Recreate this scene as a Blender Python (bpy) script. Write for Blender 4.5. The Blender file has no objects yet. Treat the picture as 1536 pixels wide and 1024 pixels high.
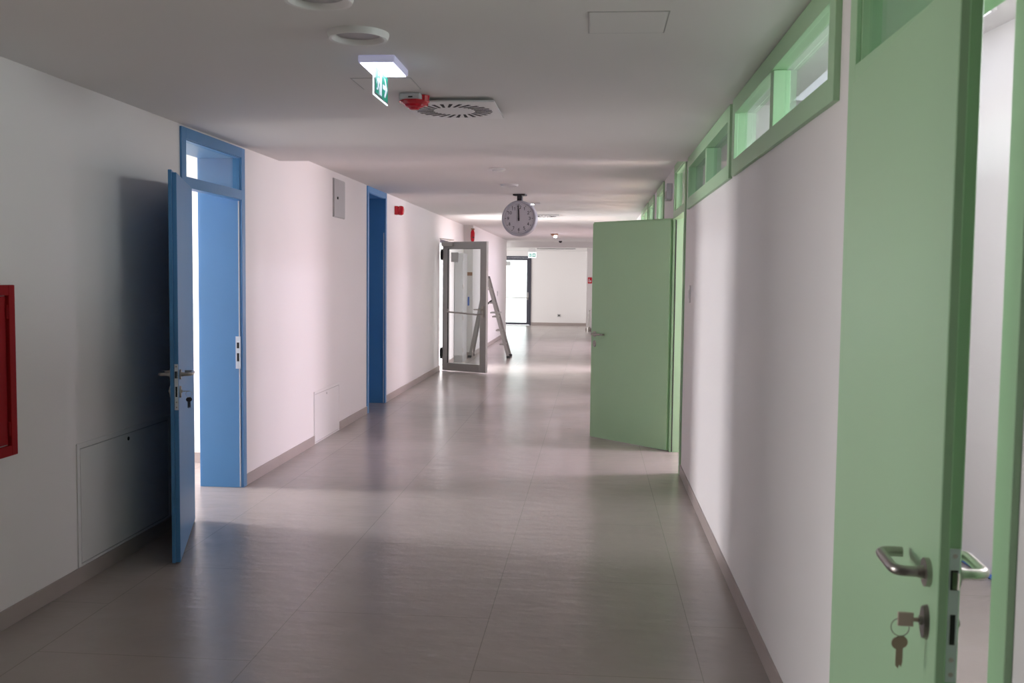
import bpy, bmesh, math, random
from mathutils import Vector, Matrix
random.seed(4)
S = bpy.context.scene
COL = S.collection

# ------------------------------------------------------------------ materials
def nodes_of(name):
    m = bpy.data.materials.new(name); m.use_nodes = True
    nt = m.node_tree
    return m, nt, nt.nodes['Principled BSDF']

def paint(name, rgb, rough=0.5, metal=0.0, bump=0.0, bscale=120.0, var=0.03, vscale=2.5, spec=0.5, emit=0.0):
    """one paint/plastic/metal: slight procedural mottling and an optional fine bump"""
    m, nt, b = nodes_of(name)
    N, Lk = nt.nodes, nt.links
    tc = N.new('ShaderNodeTexCoord')
    no = N.new('ShaderNodeTexNoise'); no.inputs['Scale'].default_value = vscale; no.inputs['Detail'].default_value = 4
    Lk.new(tc.outputs['Object'], no.inputs['Vector'])
    mx = N.new('ShaderNodeMix'); mx.data_type = 'RGBA'
    mx.inputs[6].default_value = (*[c * (1 - var) for c in rgb], 1)
    mx.inputs[7].default_value = (*[min(1, c * (1 + var)) for c in rgb], 1)
    Lk.new(no.outputs['Fac'], mx.inputs[0]); Lk.new(mx.outputs[2], b.inputs['Base Color'])
    b.inputs['Roughness'].default_value = rough; b.inputs['Metallic'].default_value = metal
    b.inputs['Specular IOR Level'].default_value = spec
    if bump:
        n2 = N.new('ShaderNodeTexNoise'); n2.inputs['Scale'].default_value = bscale; n2.inputs['Detail'].default_value = 3
        Lk.new(tc.outputs['Object'], n2.inputs['Vector'])
        bp = N.new('ShaderNodeBump'); bp.inputs['Strength'].default_value = bump; bp.inputs['Distance'].default_value = 0.002
        Lk.new(n2.outputs['Fac'], bp.inputs['Height']); Lk.new(bp.outputs['Normal'], b.inputs['Normal'])
    if emit:
        b.inputs['Emission Color'].default_value = (*rgb, 1); b.inputs['Emission Strength'].default_value = emit
    return m

def glow(name, rgb, strength):
    m, nt, b = nodes_of(name)
    b.inputs['Base Color'].default_value = (.8, .8, .8, 1)
    b.inputs['Emission Color'].default_value = (*rgb, 1); b.inputs['Emission Strength'].default_value = strength
    return m

def glass(name, tint, refl=1.0):
    m = bpy.data.materials.new(name); m.use_nodes = True
    nt = m.node_tree; N, Lk = nt.nodes, nt.links
    N.remove(N['Principled BSDF']); out = N['Material Output']
    tr = N.new('ShaderNodeBsdfTransparent'); tr.inputs[0].default_value = (*tint, 1)
    gl = N.new('ShaderNodeBsdfGlossy'); gl.inputs['Roughness'].default_value = 0.02
    fr = N.new('ShaderNodeFresnel'); geo = N.new('ShaderNodeNewGeometry'); io = N.new('ShaderNodeMapRange')
    io.inputs[3].default_value = 1.48; io.inputs[4].default_value = 1/1.48      # the straight-through exit face reflects like the entry face
    Lk.new(geo.outputs['Backfacing'], io.inputs[0]); Lk.new(io.outputs[0], fr.inputs['IOR'])
    mt = N.new('ShaderNodeMath'); mt.operation = 'MULTIPLY'; mt.inputs[1].default_value = refl
    mix = N.new('ShaderNodeMixShader')
    Lk.new(fr.outputs[0], mt.inputs[0]); Lk.new(mt.outputs[0], mix.inputs[0])
    Lk.new(tr.outputs[0], mix.inputs[1]); Lk.new(gl.outputs[0], mix.inputs[2]); Lk.new(mix.outputs[0], out.inputs[0])
    return m

def floor_material():
    m, nt, b = nodes_of('porcelain_floor_tile')
    N, Lk = nt.nodes, nt.links
    geo = N.new('ShaderNodeNewGeometry')
    mp = N.new('ShaderNodeMapping'); mp.inputs['Location'].default_value = (2.25, 0.42, 0)
    Lk.new(geo.outputs['Position'], mp.inputs['Vector'])
    br = N.new('ShaderNodeTexBrick')
    br.offset = 0.5; br.offset_frequency = 2; br.squash = 1.0
    br.inputs['Scale'].default_value = 1.0; br.inputs['Mortar Size'].default_value = 0.0022
    br.inputs['Mortar Smooth'].default_value = 0.3; br.inputs['Bias'].default_value = 0.0
    br.inputs['Brick Width'].default_value = 1.2; br.inputs['Row Height'].default_value = 0.9
    rot = N.new('ShaderNodeVectorRotate'); rot.rotation_type = 'Z_AXIS'; rot.inputs['Angle'].default_value = math.radians(90)
    Lk.new(mp.outputs['Vector'], rot.inputs['Vector']); Lk.new(rot.outputs['Vector'], br.inputs['Vector'])
    br.inputs['Color1'].default_value = (.355, .313, .292, 1); br.inputs['Color2'].default_value = (.367, .324, .302, 1)
    br.inputs['Mortar'].default_value = (.25, .22, .205, 1)
    # cloudy stone and dust
    n1 = N.new('ShaderNodeTexNoise'); n1.inputs['Scale'].default_value = 1.7; n1.inputs['Detail'].default_value = 8; n1.inputs['Roughness'].default_value = .62
    Lk.new(geo.outputs['Position'], n1.inputs['Vector'])
    r1 = N.new('ShaderNodeMapRange'); r1.inputs[1].default_value = .3; r1.inputs[2].default_value = .7; r1.inputs[3].default_value = .93; r1.inputs[4].default_value = 1.06
    Lk.new(n1.outputs['Fac'], r1.inputs[0])
    mul = N.new('ShaderNodeMix'); mul.data_type = 'RGBA'; mul.blend_type = 'MULTIPLY'; mul.inputs[0].default_value = 1
    Lk.new(br.outputs['Color'], mul.inputs[6]); Lk.new(r1.outputs[0], mul.inputs[7])
    # a few brown specks of site dirt
    n2 = N.new('ShaderNodeTexNoise'); n2.inputs['Scale'].default_value = 3.1; n2.inputs['Detail'].default_value = 6
    Lk.new(geo.outputs['Position'], n2.inputs['Vector'])
    r2 = N.new('ShaderNodeMapRange'); r2.inputs[1].default_value = .735; r2.inputs[2].default_value = .77; r2.inputs[3].default_value = 0; r2.inputs[4].default_value = .5
    Lk.new(n2.outputs['Fac'], r2.inputs[0])
    dirt = N.new('ShaderNodeMix'); dirt.data_type = 'RGBA'; dirt.inputs[7].default_value = (.16, .10, .08, 1)
    Lk.new(r2.outputs[0], dirt.inputs[0]); Lk.new(mul.outputs[2], dirt.inputs[6]); Lk.new(dirt.outputs[2], b.inputs['Base Color'])
    b.inputs['Roughness'].default_value = .24; b.inputs['Specular IOR Level'].default_value = .45
    # shallow waves of the tile surface
    wv = N.new('ShaderNodeMapping'); wv.inputs['Scale'].default_value = (3.2, 6.5, 1)
    Lk.new(geo.outputs['Position'], wv.inputs['Vector'])
    n3 = N.new('ShaderNodeTexNoise'); n3.inputs['Scale'].default_value = 1.6; n3.inputs['Detail'].default_value = 3
    Lk.new(wv.outputs[0], n3.inputs['Vector'])
    bp = N.new('ShaderNodeBump'); bp.inputs['Strength'].default_value = .32; bp.inputs['Distance'].default_value = .012
    Lk.new(n3.outputs['Fac'], bp.inputs['Height']); Lk.new(bp.outputs['Normal'], b.inputs['Normal'])
    return m

M = dict(
    wall=paint('white_wall_paint', (.79, .775, .77), .6, bump=.12, bscale=220, var=.012, vscale=1.2, spec=.3),
    ceil=paint('white_ceiling_paint', (.77, .76, .75), .75, bump=.08, bscale=180, var=.015, vscale=.8, spec=.2),
    base=paint('beige_skirting_tile', (.37, .32, .30), .4, var=.06, vscale=5),
    blue=paint('blue_paint', (.078, .250, .505), .4, bump=.10, bscale=90, var=.04, vscale=3, spec=.5),
    green=paint('pale_green_paint', (.365, .585, .355), .42, bump=.06, bscale=90, var=.025, vscale=2),
    seal=paint('pale_rubber_seal', (.55, .57, .58), .6),
    steel=paint('brushed_steel', (.42, .40, .37), .33, metal=1.0, var=.05, vscale=20),
    zinc=paint('zinc_plate', (.68, .74, .78), .42, metal=.0, var=.05, vscale=30),
    dark=paint('black_slot', (.012, .012, .014), .7),
    red=paint('red_lacquer', (.31, .012, .016), .55, var=.06, spec=.08),
    redplastic=paint('red_plastic', (.52, .006, .02), .22, var=.04),
    greymetal=paint('grey_lacquer', (.42, .42, .42), .45),
    lightgrey=paint('light_grey_plastic', (.60, .62, .65), .45),
    whitemetal=paint('white_lacquered_metal', (.78, .775, .775), .4, var=.01),
    alu=paint('grey_aluminium', (.36, .36, .355), .4, metal=.35, var=.03),
    bright=paint('bright_aluminium', (.36, .34, .33), .4, metal=.5, var=.05),
    anthracite=paint('anthracite_aluminium', (.055, .055, .075), .45),
    plasticwhite=paint('white_plastic', (.75, .75, .75), .35),
    dimwhite=paint('dimmed_white', (.50, .49, .52), .5),  # white clock dial, greyed: the dim light on it is in the colour
    casegrey=paint('clock_case_grey', (.40, .40, .44), .45),
    black=paint('black_plastic', (.015, .013, .016), .45),
    brown=paint('brown_card', (.32, .17, .10), .6),
    paper=paint('grey_sticker', (.46, .48, .48), .6),
    amber=paint('amber_plastic', (.56, .45, .38), .35),
    brass=paint('nickel_key', (.40, .35, .24), .3, metal=.9),
    bluecable=paint('blue_cable', (.06, .16, .55), .5),
    rubber=paint('dark_rubber', (.03, .03, .032), .7),
    signgreen=paint('sign_green', (.004, .32, .20), .4, emit=.03),
    signwhite=paint('sign_white', (.80, .84, .92), .4, emit=.03),
    acrylic=glass('clear_acrylic', (.90, .93, 1.0), .8),
    pane=glass('window_glass', (.90, .95, .93), 1.0),
    litcase=paint('lit_lilac_housing', (.52, .52, .72), .4, emit=.12),
    led=glow('led_white', (.78, .80, 1.0), 2.6),
    ledfar=glow('led_far', (.86, .86, 1.0), 20.0),
    signlit=glow('lit_sign_white', (.72, .86, .92), .6),
    panelled=glow('ceiling_panel_light', (.86, .87, 1.0), .40),
    floor=floor_material(),
)

# ------------------------------------------------------------------ mesh tools
class MB:
    """collects shapes in world space (or through a transform) and links them as ONE mesh"""
    def __init__(s, T=None): s.bm = bmesh.new(); s.T = T or (lambda p: Vector(p))
    def _v(s, p): return s.bm.verts.new(s.T(p))
    def box(s, a, b):
        x0, y0, z0 = [min(a[i], b[i]) for i in range(3)]; x1, y1, z1 = [max(a[i], b[i]) for i in range(3)]
        v = [s._v(p) for p in ((x0,y0,z0),(x1,y0,z0),(x1,y1,z0),(x0,y1,z0),(x0,y0,z1),(x1,y0,z1),(x1,y1,z1),(x0,y1,z1))]
        for f in ((0,3,2,1),(4,5,6,7),(0,1,5,4),(1,2,6,5),(2,3,7,6),(3,0,4,7)): s.bm.faces.new([v[i] for i in f])
        return s
    def prism(s, poly, ax, lo, hi):
        """polygon in the two axes other than ax, extruded along ax"""
        def P(q, h):
            r = list(q); r.insert(ax, h); return r
        A = [s._v(P(q, lo)) for q in poly]; B = [s._v(P(q, hi)) for q in poly]
        s.bm.faces.new(A[::-1]); s.bm.faces.new(B)
        n = len(poly)
        for i in range(n): s.bm.faces.new((A[i], A[(i+1) % n], B[(i+1) % n], B[i]))
        return s
    def disc(s, c, ax, r, lo, hi, n=40, r2=None, sx=1.0, sy=1.0):
        """cylinder / cone along axis ax around c (c given in the two other axes)"""
        r2 = r if r2 is None else r2
        def ring(rr, h):
            out = []
            for i in range(n):
                t = 2*math.pi*i/n; q = [c[0]+rr*sx*math.cos(t), c[1]+rr*sy*math.sin(t)]; q.insert(ax, h); out.append(s._v(q))
            return out
        A, B = ring(r, lo), ring(r2, hi)
        s.bm.faces.new(A[::-1]); s.bm.faces.new(B)
        for i in range(n): s.bm.faces.new((A[i], A[(i+1) % n], B[(i+1) % n], B[i]))
        return s
    def lathe(s, c, ax, prof, n=48, closed=False):
        """profile [(r,h)...] around axis ax through c"""
        rings = []
        for r, h in prof:
            if r < 1e-6:
                q = [c[0], c[1]]; q.insert(ax, h); rings.append([s._v(q)])
            else:
                rg = []
                for i in range(n):
                    t = 2*math.pi*i/n; q = [c[0]+r*math.cos(t), c[1]+r*math.sin(t)]; q.insert(ax, h); rg.append(s._v(q))
                rings.append(rg)
        pairs = list(zip(rings[:-1], rings[1:]))
        if closed: pairs.append((rings[-1], rings[0]))
        for A, B in pairs:
            for i in range(n):
                j = (i+1) % n
                if len(A) == 1: s.bm.faces.new((A[0], B[i], B[j]))
                elif len(B) == 1: s.bm.faces.new((A[i], A[j], B[0]))
                else: s.bm.faces.new((A[i], A[j], B[j], B[i]))
        return s
    def tube(s, pts, r, n=12, round_=0.0):
        pts = [Vector(p) for p in pts]
        if round_:
            q = [pts[0]]
            for i in range(1, len(pts)-1):
                a, b, c = pts[i-1], pts[i], pts[i+1]
                d1, d2 = (a-b), (c-b); k = min(round_, d1.length*.48, d2.length*.48)
                A, C = b+d1.normalized()*k, b+d2.normalized()*k
                for j in range(7):
                    t = j/6; q.append(A*(1-t)**2 + b*2*t*(1-t) + C*t*t)
            q.append(pts[-1]); pts = q
        prev = None; rings = []
        for i, p in enumerate(pts):
            d = (pts[min(i+1, len(pts)-1)] - pts[max(i-1, 0)]).normalized()
            if prev is None:
                u = d.orthogonal().normalized()
            else:
                u = (prev - d*prev.dot(d)).normalized()
            prev = u; w = d.cross(u)
            rings.append([s._v(p + u*r*math.cos(2*math.pi*k/n) + w*r*math.sin(2*math.pi*k/n)) for k in range(n)])
        for A, B in zip(rings[:-1], rings[1:]):
            for k in range(n): s.bm.faces.new((A[k], A[(k+1) % n], B[(k+1) % n], B[k]))
        s.bm.faces.new(rings[0][::-1]); s.bm.faces.new(rings[-1])
        return s
    def done(s, name, mat, parent=None, bevel=0.0, smooth=False, origin=None):
        bmesh.ops.recalc_face_normals(s.bm, faces=s.bm.faces[:])
        me = bpy.data.meshes.new(name)
        vs = [v.co.copy() for v in s.bm.verts]
        lo = Vector([min(v[i] for v in vs) for i in range(3)]); hi = Vector([max(v[i] for v in vs) for i in range(3)])
        o = bpy.data.objects.new(name, me)
        if parent is not None:
            base = Vector(); p = parent
            while p is not None: base += p.location; p = p.parent
            o.parent = parent
        else: base = Vector()
        org = Vector(origin) if origin else Vector(((lo.x+hi.x)/2, (lo.y+hi.y)/2, lo.z))
        for v in s.bm.verts: v.co -= org
        o.location = org - base
        s.bm.to_mesh(me); s.bm.free()
        me.materials.append(M[mat] if isinstance(mat, str) else mat)
        if smooth:
            for f in me.polygons: f.use_smooth = True
            try: me.set_sharp_from_angle(angle=math.radians(40))
            except Exception: pass
        if bevel:
            md = o.modifiers.new('bevel', 'BEVEL'); md.width = bevel; md.segments = 2; md.limit_method = 'ANGLE'; md.angle_limit = math.radians(40)
        COL.objects.link(o)
        return o

def tag(o, label=None, cat=None, group=None, kind=None):
    if label: o['label'] = label
    if cat: o['category'] = cat
    if group: o['group'] = group
    if kind: o['kind'] = kind
    return o

def thing(name, loc, label=None, cat=None, group=None, kind=None):
    o = bpy.data.objects.new(name, None); o.location = loc; o.empty_display_size = .1
    COL.objects.link(o)
    return tag(o, label, cat, group, kind)

# ------------------------------------------------------------------ the shell
XL, XR = -2.539, 0.716           # corridor faces of the two long walls
WL, WR = .30, .25                # their thickness
ZN, ZF = 2.470, 2.566            # ceiling in front of / beyond the step
YS = 7.84                        # the ceiling step

def wall_along_y(name, x0, x1, y0, y1, z1, holes, label):
    """one wall slab with rectangular holes (ya, yb, za, zb)"""
    mb = MB()
    ys = sorted({y0, y1, *[h[0] for h in holes], *[h[1] for h in holes]})
    for a, b in zip(ys[:-1], ys[1:]):
        if b - a < 1e-6: continue
        zs = sorted([(h[2], h[3]) for h in holes if h[0] <= a+1e-6 and h[1] >= b-1e-6]); z = 0.0
        for lo, hi in zs:
            if lo > z+1e-6: mb.box((x0, a, z), (x1, b, lo))
            z = hi
        if z < z1-1e-6: mb.box((x0, a, z), (x1, b, z1))
    return tag(mb.done(name, 'wall'), label, 'wall', kind='structure')

IN = .03                          # casing overlaps the plaster by this much
def hole(y0, y1, z0, z1): return (y0+IN, y1-IN, z0+IN if z0 > 0 else 0, z1-IN)

D_BLUE = (5.906, 7.006, 0, 2.456)
D_RECESS = (10.905, 11.925, 0, 2.560)
D_MID = (7.842, 8.952, 0, 2.560)
D_NEAR = (1.690, 2.865, 0, 2.456)
D_FARR = (10.32, 11.43, 0, 2.560)
D_ADDED = (16.30, 17.42, 0, 2.456)  # unseen doorway, added to let light onto the left wall
W_1 = (3.018, 5.185, 2.083, 2.467)
W_2 = (5.285, 7.600, 2.083, 2.467)
D_THIRD = (11.98, 13.09, 0, 2.560)
W_3 = (13.18, 15.00, 2.083, 2.560)
GLASSDOOR = (16.20, 17.14, 0, 2.18)

wall_along_y('wall_left', XL-WL, XL, -6, 19.2, 2.75, [hole(*D_BLUE), hole(*D_RECESS), (GLASSDOOR[0], GLASSDOOR[1], 0, GLASSDOOR[3]), (1.6, 2.8, 0, 2.1)], 'long white left wall of the corridor with the blue doorways')
wall_along_y('wall_left_jog', -2.839, -2.36, 19.2, 26.7, 2.75, [], 'white left wall stepping forward beyond the glass door')
wall_along_y('wall_right', XR, XR+WR, -6, 29.2, 2.75, [hole(*h) for h in (D_MID, D_NEAR, D_FARR, D_ADDED, D_THIRD, W_1, W_2, W_3)] + [(20.5, 24.0, 0, 2.3)], 'long white right wall of the corridor with the green frames')  # the two farthest openings are unseen, added to let light in
tag(MB().box((-2.839, -6.2, 0), (.966, -6, 2.75)).done('wall_back', 'wall'), 'white end wall of the corridor behind the viewpoint', 'wall', kind='structure')
tag(MB().box((-9, -6.2, -.12), (8, 33.2, 0)).done('floor', 'floor'), 'beige grey porcelain tiled corridor floor', 'floor', kind='structure')
tag(MB().box((XL, -6, ZN), (XR, YS, 2.75)).done('ceiling', 'ceil'), 'lower white ceiling of the near corridor', 'ceiling', kind='structure')
tag(MB().box((XL, YS, ZF), (XR, 27.4, 2.75)).done('ceiling_far', 'ceil'), 'slightly higher white ceiling beyond the step', 'ceiling', kind='structure')
# the lobby at the end
tag(MB().box((-6.9, 27.4, 2.402), (XR, 27.7, 2.75)).done('beam', 'ceil'), 'white beam across the far end of the corridor', 'beam', kind='structure')
tag(MB().box((-6.9, 27.7, 2.445), (XR+WR, 32.5, 2.75)).done('ceiling_lobby', 'ceil'), 'white lobby ceiling behind the far beam', 'ceiling', kind='structure')
tag(MB().box((-6.9, 32.5, 0), (-3.135, 32.8, 2.75)).box((-3.135, 32.5, 2.275), (-2.05, 32.8, 2.75)).box((-2.05, 32.5, 0), (XR+WR, 32.8, 2.75)).done('wall_far', 'wall'), 'white far end wall beside the glazed exit', 'wall', kind='structure')
tag(MB().box((-.20, 29.2, 0), (XR+WR, 32.5, 2.445)).done('wall_lobby_right', 'wall'), 'white projecting wall at the right of the lobby', 'wall', kind='structure')
tag(MB().box((-6.9, 26.4, 0), (-2.839, 26.7, 2.75)).done('wall_lobby_left', 'wall'), 'white lobby wall turning left', 'wall', kind='structure')
tag(MB().box((-6.9, 26.7, 0), (-6.6, 32.5, .3)).box((-6.9, 26.7, 2.3), (-6.6, 32.5, 2.75)).box((-6.9, 26.7, .3), (-6.6, 27.2, 2.3)).box((-6.9, 32.2, .3), (-6.6, 32.5, 2.3)).done('wall_lobby_side', 'wall'), 'white lobby window wall at the far left', 'wall', kind='structure')

def room(name, side, x0, x1, y0, y1, zc, *wins):
    """the plain shell of a side room; win = (ya, yb, za, zb) in its outer wall, or on an end"""
    t = .2
    far = x0 if side == 'left' else x1
    fx = (far-t, far) if side == 'left' else (far, far+t)
    wall_along_y('wall_%s_outer' % name, fx[0], fx[1], y0, y1, zc, [w_ for w_ in wins if w_], 'white outer wall of the side room')
    for win in wins:
        if not win: continue
        ya, yb, za, zb = win
        b = MB()
        xx = (far-.14, far-.07) if side == 'left' else (far+.07, far+.14)
        for k in range(4):
            yy = ya + (yb-ya-.06)*k/3
            b.box((xx[0], yy, za), (xx[1], yy+.06, zb))
        b.box((xx[0], ya, za), (xx[1], yb, za+.06)).box((xx[0], ya, zb-.06), (xx[1], yb, zb))
        tag(b.done('window_frame', 'whitemetal'), 'white frame of the side room window', 'window', kind='structure')
    xa, xb = (x0, XL-WL) if side == 'left' else (XR+WR, x1)
    tag(MB().box((xa, y0-t, 0), (xb, y0, zc)).done('wall_%s_near' % name, 'wall'), 'white cross wall of the side room', 'wall', kind='structure')
    tag(MB().box((xa, y1, 0), (xb, y1+t, zc)).done('wall_%s_end' % name, 'wall'), 'white far cross wall of the side room', 'wall', kind='structure')
    tag(MB().box((x0-t, y0-t, zc), (x1+t, y1+t, zc+.1)).done('ceiling_%s' % name, 'ceil'), 'white ceiling of the side room', 'ceiling', kind='structure')
    tag(MB().box((xa, y1-.012, 0), (xb, y1, .085)).done('baseboard_%s' % name, 'base'), 'beige skirting of the side room', 'baseboard', kind='structure')

room('blue_room', 'left', -7.0, XL-WL, 3.8, 7.82, 2.85, (6.55, 7.4, .85, 2.6))
room('recess_room', 'left', -5.0, XL-WL, 8.2, 13.0, 2.85, None)
room('added_hall', 'right', XR+WR, 3.5, 19.4, 25.0, 2.85, (20.4, 24.4, .75, 2.6))  # unseen hall and window, added to brighten the far left wall
room('rear_room', 'left', -6.0, XL-WL, -1.5, 3.55, 2.85, (1.2, 2.8, .85, 2.6))
room('green_room', 'right', XR+WR, 3.5, 7.92, 18.4, 2.85, (8.35, 9.05, .75, 2.6), (10.75, 11.45, .75, 2.6), (12.25, 13.0, .75, 2.6), (15.6, 17.3, .75, 2.6))  # its last window is out of view, added to light the far doorway
# the narrow room behind the near green door: its outer wall runs slightly askew
xk = lambda y: 2.57 - .1057*(y-1.1)
b = MB()
for ya, yb, za, zb in ((1.1, 2.9, 0, 2.9), (2.9, 4.1, 0, 2.05), (2.9, 4.1, 2.82, 2.9), (4.1, 7.72, 0, 2.9)):
    b.prism([(xk(ya), ya), (xk(ya)+.2, ya), (xk(yb)+.2, yb), (xk(yb), yb)], 2, za, zb)
tag(b.done('wall_store_outer', 'wall'), 'white skewed wall seen through the near green doorway', 'wall', kind='structure')
tag(MB().box((XR+WR, .9, 0), (2.77, 1.1, 2.9)).done('wall_store_near', 'wall'), 'white cross wall of the narrow room', 'wall', kind='structure')
tag(MB().box((XR+WR, 7.6, 0), (2.0, 7.7, 2.9)).done('wall_store_end', 'wall'), 'white far cross wall of the narrow room', 'wall', kind='structure')
tag(MB().box((XR+WR, .9, 2.9), (2.77, 7.7, 3.0)).done('ceiling_store', 'ceil'), 'white ceiling of the narrow room', 'ceiling', kind='structure')

# skirting tiles of the corridor
b = MB()
for a, c in ((-6, 1.6), (2.8, 5.906), (7.006, 8.80), (9.70, 10.905), (11.925, 16.2), (17.14, 17.86), (18.52, 19.19)): b.box((XL, a, 0), (XL+.010, c, .082))
b.box((XL+.0, 19.19, 0), (-2.35, 19.2, .082)).box((-2.36, 19.2, 0), (-2.35, 26.7, .082))
tag(b.done('baseboard_left', 'base', bevel=.001), 'beige tile skirting along the left wall', 'baseboard', kind='structure')
b = MB()
for a, c in ((-6, 1.69), (2.865, 7.842), (8.952, 10.32), (11.43, 11.98), (13.09, 16.30), (17.42, 20.5), (24.0, 29.19)): b.box((XR-.010, a, 0), (XR, c, .082))
tag(b.done('baseboard_right', 'base', bevel=.001), 'beige tile skirting along the right wall', 'baseboard', kind='structure')
tag(MB().box((-2.05, 32.49, 0), (-.2, 32.5, .09)).box((-.212, 29.2, 0), (-.2, 32.49, .09)).box((-.212, 29.188, 0), (XR-.01, 29.2, .09)).done('baseboard_far', 'base'), 'beige tile skirting along the far lobby wall', 'baseboard', kind='structure')

# ------------------------------------------------------------------ doors and windows
def side_T(side):
    """u along the corridor, v out of the wall face into the corridor, z up"""
    if side == 'left': return lambda p: Vector((XL + p[1], p[0], p[2]))
    return lambda p: Vector((XR - p[1], p[0], p[2]))

CAS, PROUD = .068, .014
def door_frame(root, side, d, mat, bar=True, pane=True, thick=None, bartop=2.156, seal='seal'):
    y0, y1, _, zt = d; T = side_T(side); w = thick or (WL if side == 'left' else WR)
    b = MB(T)
    h = IN
    for v0, v1 in ((0, PROUD), (-w-PROUD, -w)):             # casings on both faces
        b.box((y0, v0, 0), (y0+CAS, v1, zt)); b.box((y1-CAS, v0, 0), (y1, v1, zt)); b.box((y0+CAS, v0, zt-CAS), (y1-CAS, v1, zt))
    # linings: a shallow rebate for the leaf, then the deep lining
    for (va, vb, th) in ((0, -w, .044),):
        b.box((y0+h, va, 0), (y0+h+th, vb, zt-h)); b.box((y1-h-th, va, 0), (y1-h, vb, zt-h)); b.box((y0+h+th, va, zt-h-th), (y1-h-th, vb, zt-h))
    if bar:
        b.box((y0+CAS, PROUD, 2.088), (y1-CAS, -.06, bartop))
    f = b.done('frame', mat, root, bevel=.002)
    s = MB(T)
    for ya, yb in ((y0+h+.044, y0+h+.0475), (y1-h-.0475, y1-h-.044)): s.box((ya, -.004, .005), (yb, -.013, 2.08))
    s.done('gasket', seal, root)
    if pane:
        MB(T).box((y0+CAS+.0, -.020, bartop+.001), (y1-CAS, -.026, zt-CAS)).done('transom_pane', 'pane', root)
    return f

def lever(mb, a, t0, sgn, z):
    """return-to-door lever: a along the leaf (hinge side = smaller), t0 the face, sgn the outward direction"""
    mb.disc((a, z), 1, .0265, t0, t0+sgn*.009, 32)
    mb.disc((a, z), 1, .0125, t0+sgn*.009, t0+sgn*.022, 24, .0105)
    e = t0+sgn*.060
    mb.tube([(a, t0+sgn*.008, z), (a, e, z), (a-.135, e, z), (a-.135, t0+sgn*.016, z)], .0100, 16, .055)

def door_leaf(root, H, ang, L, mat, zbot=.008, ztop=2.088, hinges=True):
    """H = hinge point on the corridor-side face, ang = direction hinge -> free edge, room-side face lies along n"""
    d = Vector((math.cos(ang[0]), math.sin(ang[0]), 0)); n = Vector((-d.y, d.x, 0)) * ang[1]
    T = lambda p: Vector((H[0], H[1], 0)) + d*p[0] + n*p[1] + Vector((0, 0, p[2]))
    b = MB(T)
    b.box((0, 0, zbot), (L, .018, ztop)); b.box((.013, .018, zbot), (L-.013, .042, ztop-.013))
    leaf = b.done('leaf', mat, root, bevel=.0025)
    hz = 1.016
    hb = MB(T); lever(hb, L-.062, 0, -1, hz); hb.done('handle', 'steel', leaf, smooth=True)
    hb = MB(T); lever(hb, L-.062, .042, 1, hz); hb.done('handle', 'steel', leaf, smooth=True)
    for t0, sg in ((0, -1), (.042, 1)):
        e = MB(T)
        e.disc((L-.062, .922), 1, .0265, t0, t0+sg*.009, 32, .024, sx=.75, sy=1.25)
        e.disc((L-.062, .925), 1, .0085, t0+sg*.009, t0+sg*.014, 20)
        e.done('escutcheon', 'steel', leaf, smooth=True)
    # lock case on the free edge
    p = MB(T); p.box((L-.013, .0205, .83), (L-.010, .0395, 1.075))
    lp = p.done('lock_plate', 'zinc', leaf, bevel=.001)
    MB(T).box((L-.0102, .0235, 1.000), (L-.0095, .0365, 1.036)).box((L-.0102, .0255, .900), (L-.0092, .0345, .955)).done('slot', 'dark', lp)
    MB(T).prism([(L-.0095, .027), (L+.001, .036), (L-.0095, .036)], 2, 1.003, 1.033).done('latch', 'steel', lp)
    for zz in (.845, .872, 1.062):
        MB(T).disc((.030, zz), 0, .0042, L-.0101, L-.0092, 14).done('screw', 'steel', lp)
    for zz in (.23, 1.05, 1.83) if hinges else ():
        hg = MB(T)
        hg.disc((-.010, .014), 2, .0075, zz-.055, zz+.055, 16)
        hg.box((-.010, .010, zz-.05), (.0, .018, zz+.05))
        hg.done('hinge', 'steel', leaf, smooth=True)
    return T

# blue door on the left, swung back almost flat against the wall
r = thing('door_1', (XL, 5.906, 0), 'blue door standing open against the left wall with a glazed transom', 'door', kind='structure')
door_frame(r, 'left', D_BLUE, 'blue')
d = Vector((.311, -.950)).normalized(); nn = Vector((.950, .311)).normalized()
Hc = (-2.490 - .043*nn.x, 5.975 - .043*nn.y)
TB = door_leaf(r, Hc, (math.atan2(d.y, d.x), 1 if (-d.y*nn.x + d.x*nn.y) > 0 else -1), .998, 'blue', ztop=2.095)
sp = MB(side_T('left')).box((7.006-IN-.0490, .0, .872), (7.006-IN-.0440, -.036, 1.106)).done('strike_plate', 'zinc', r)
MB(side_T('left')).box((7.006-IN-.0500, -.010, 1.02), (7.006-IN-.0489, -.027, 1.062)).box((7.006-IN-.0500, -.010, .925), (7.006-IN-.0489, -.027, .985)).done('slot', 'dark', sp)

# blue recess further along with a closed leaf at its back
r = thing('door_2', (XL, 10.905, 0), 'narrow dark blue doorway further along the left wall', 'door', kind='structure')
door_frame(r, 'left', D_RECESS, 'blue', bar=False, pane=False)
MB().box((XL-.29, 10.985, .006), (XL-.25, 11.845, 2.48)).done('leaf', 'blue', r, bevel=.002)

# green door on the right half open across the corridor
r = thing('door_3', (XR, 7.842, 0), 'pale green door half open across the corridor below a transom', 'door', kind='structure')
door_frame(r, 'right', D_MID, 'green', seal='rubber')
d = Vector((-.699, .715)).normalized(); nn = Vector((-.715, -.699)).normalized()
Hc = (.686 - .043*nn.x, 8.905 - .043*nn.y)
TM = door_leaf(r, Hc, (math.atan2(d.y, d.x), 1 if (-d.y*nn.x + d.x*nn.y) > 0 else -1), 1.014, 'green', ztop=2.097)

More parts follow.
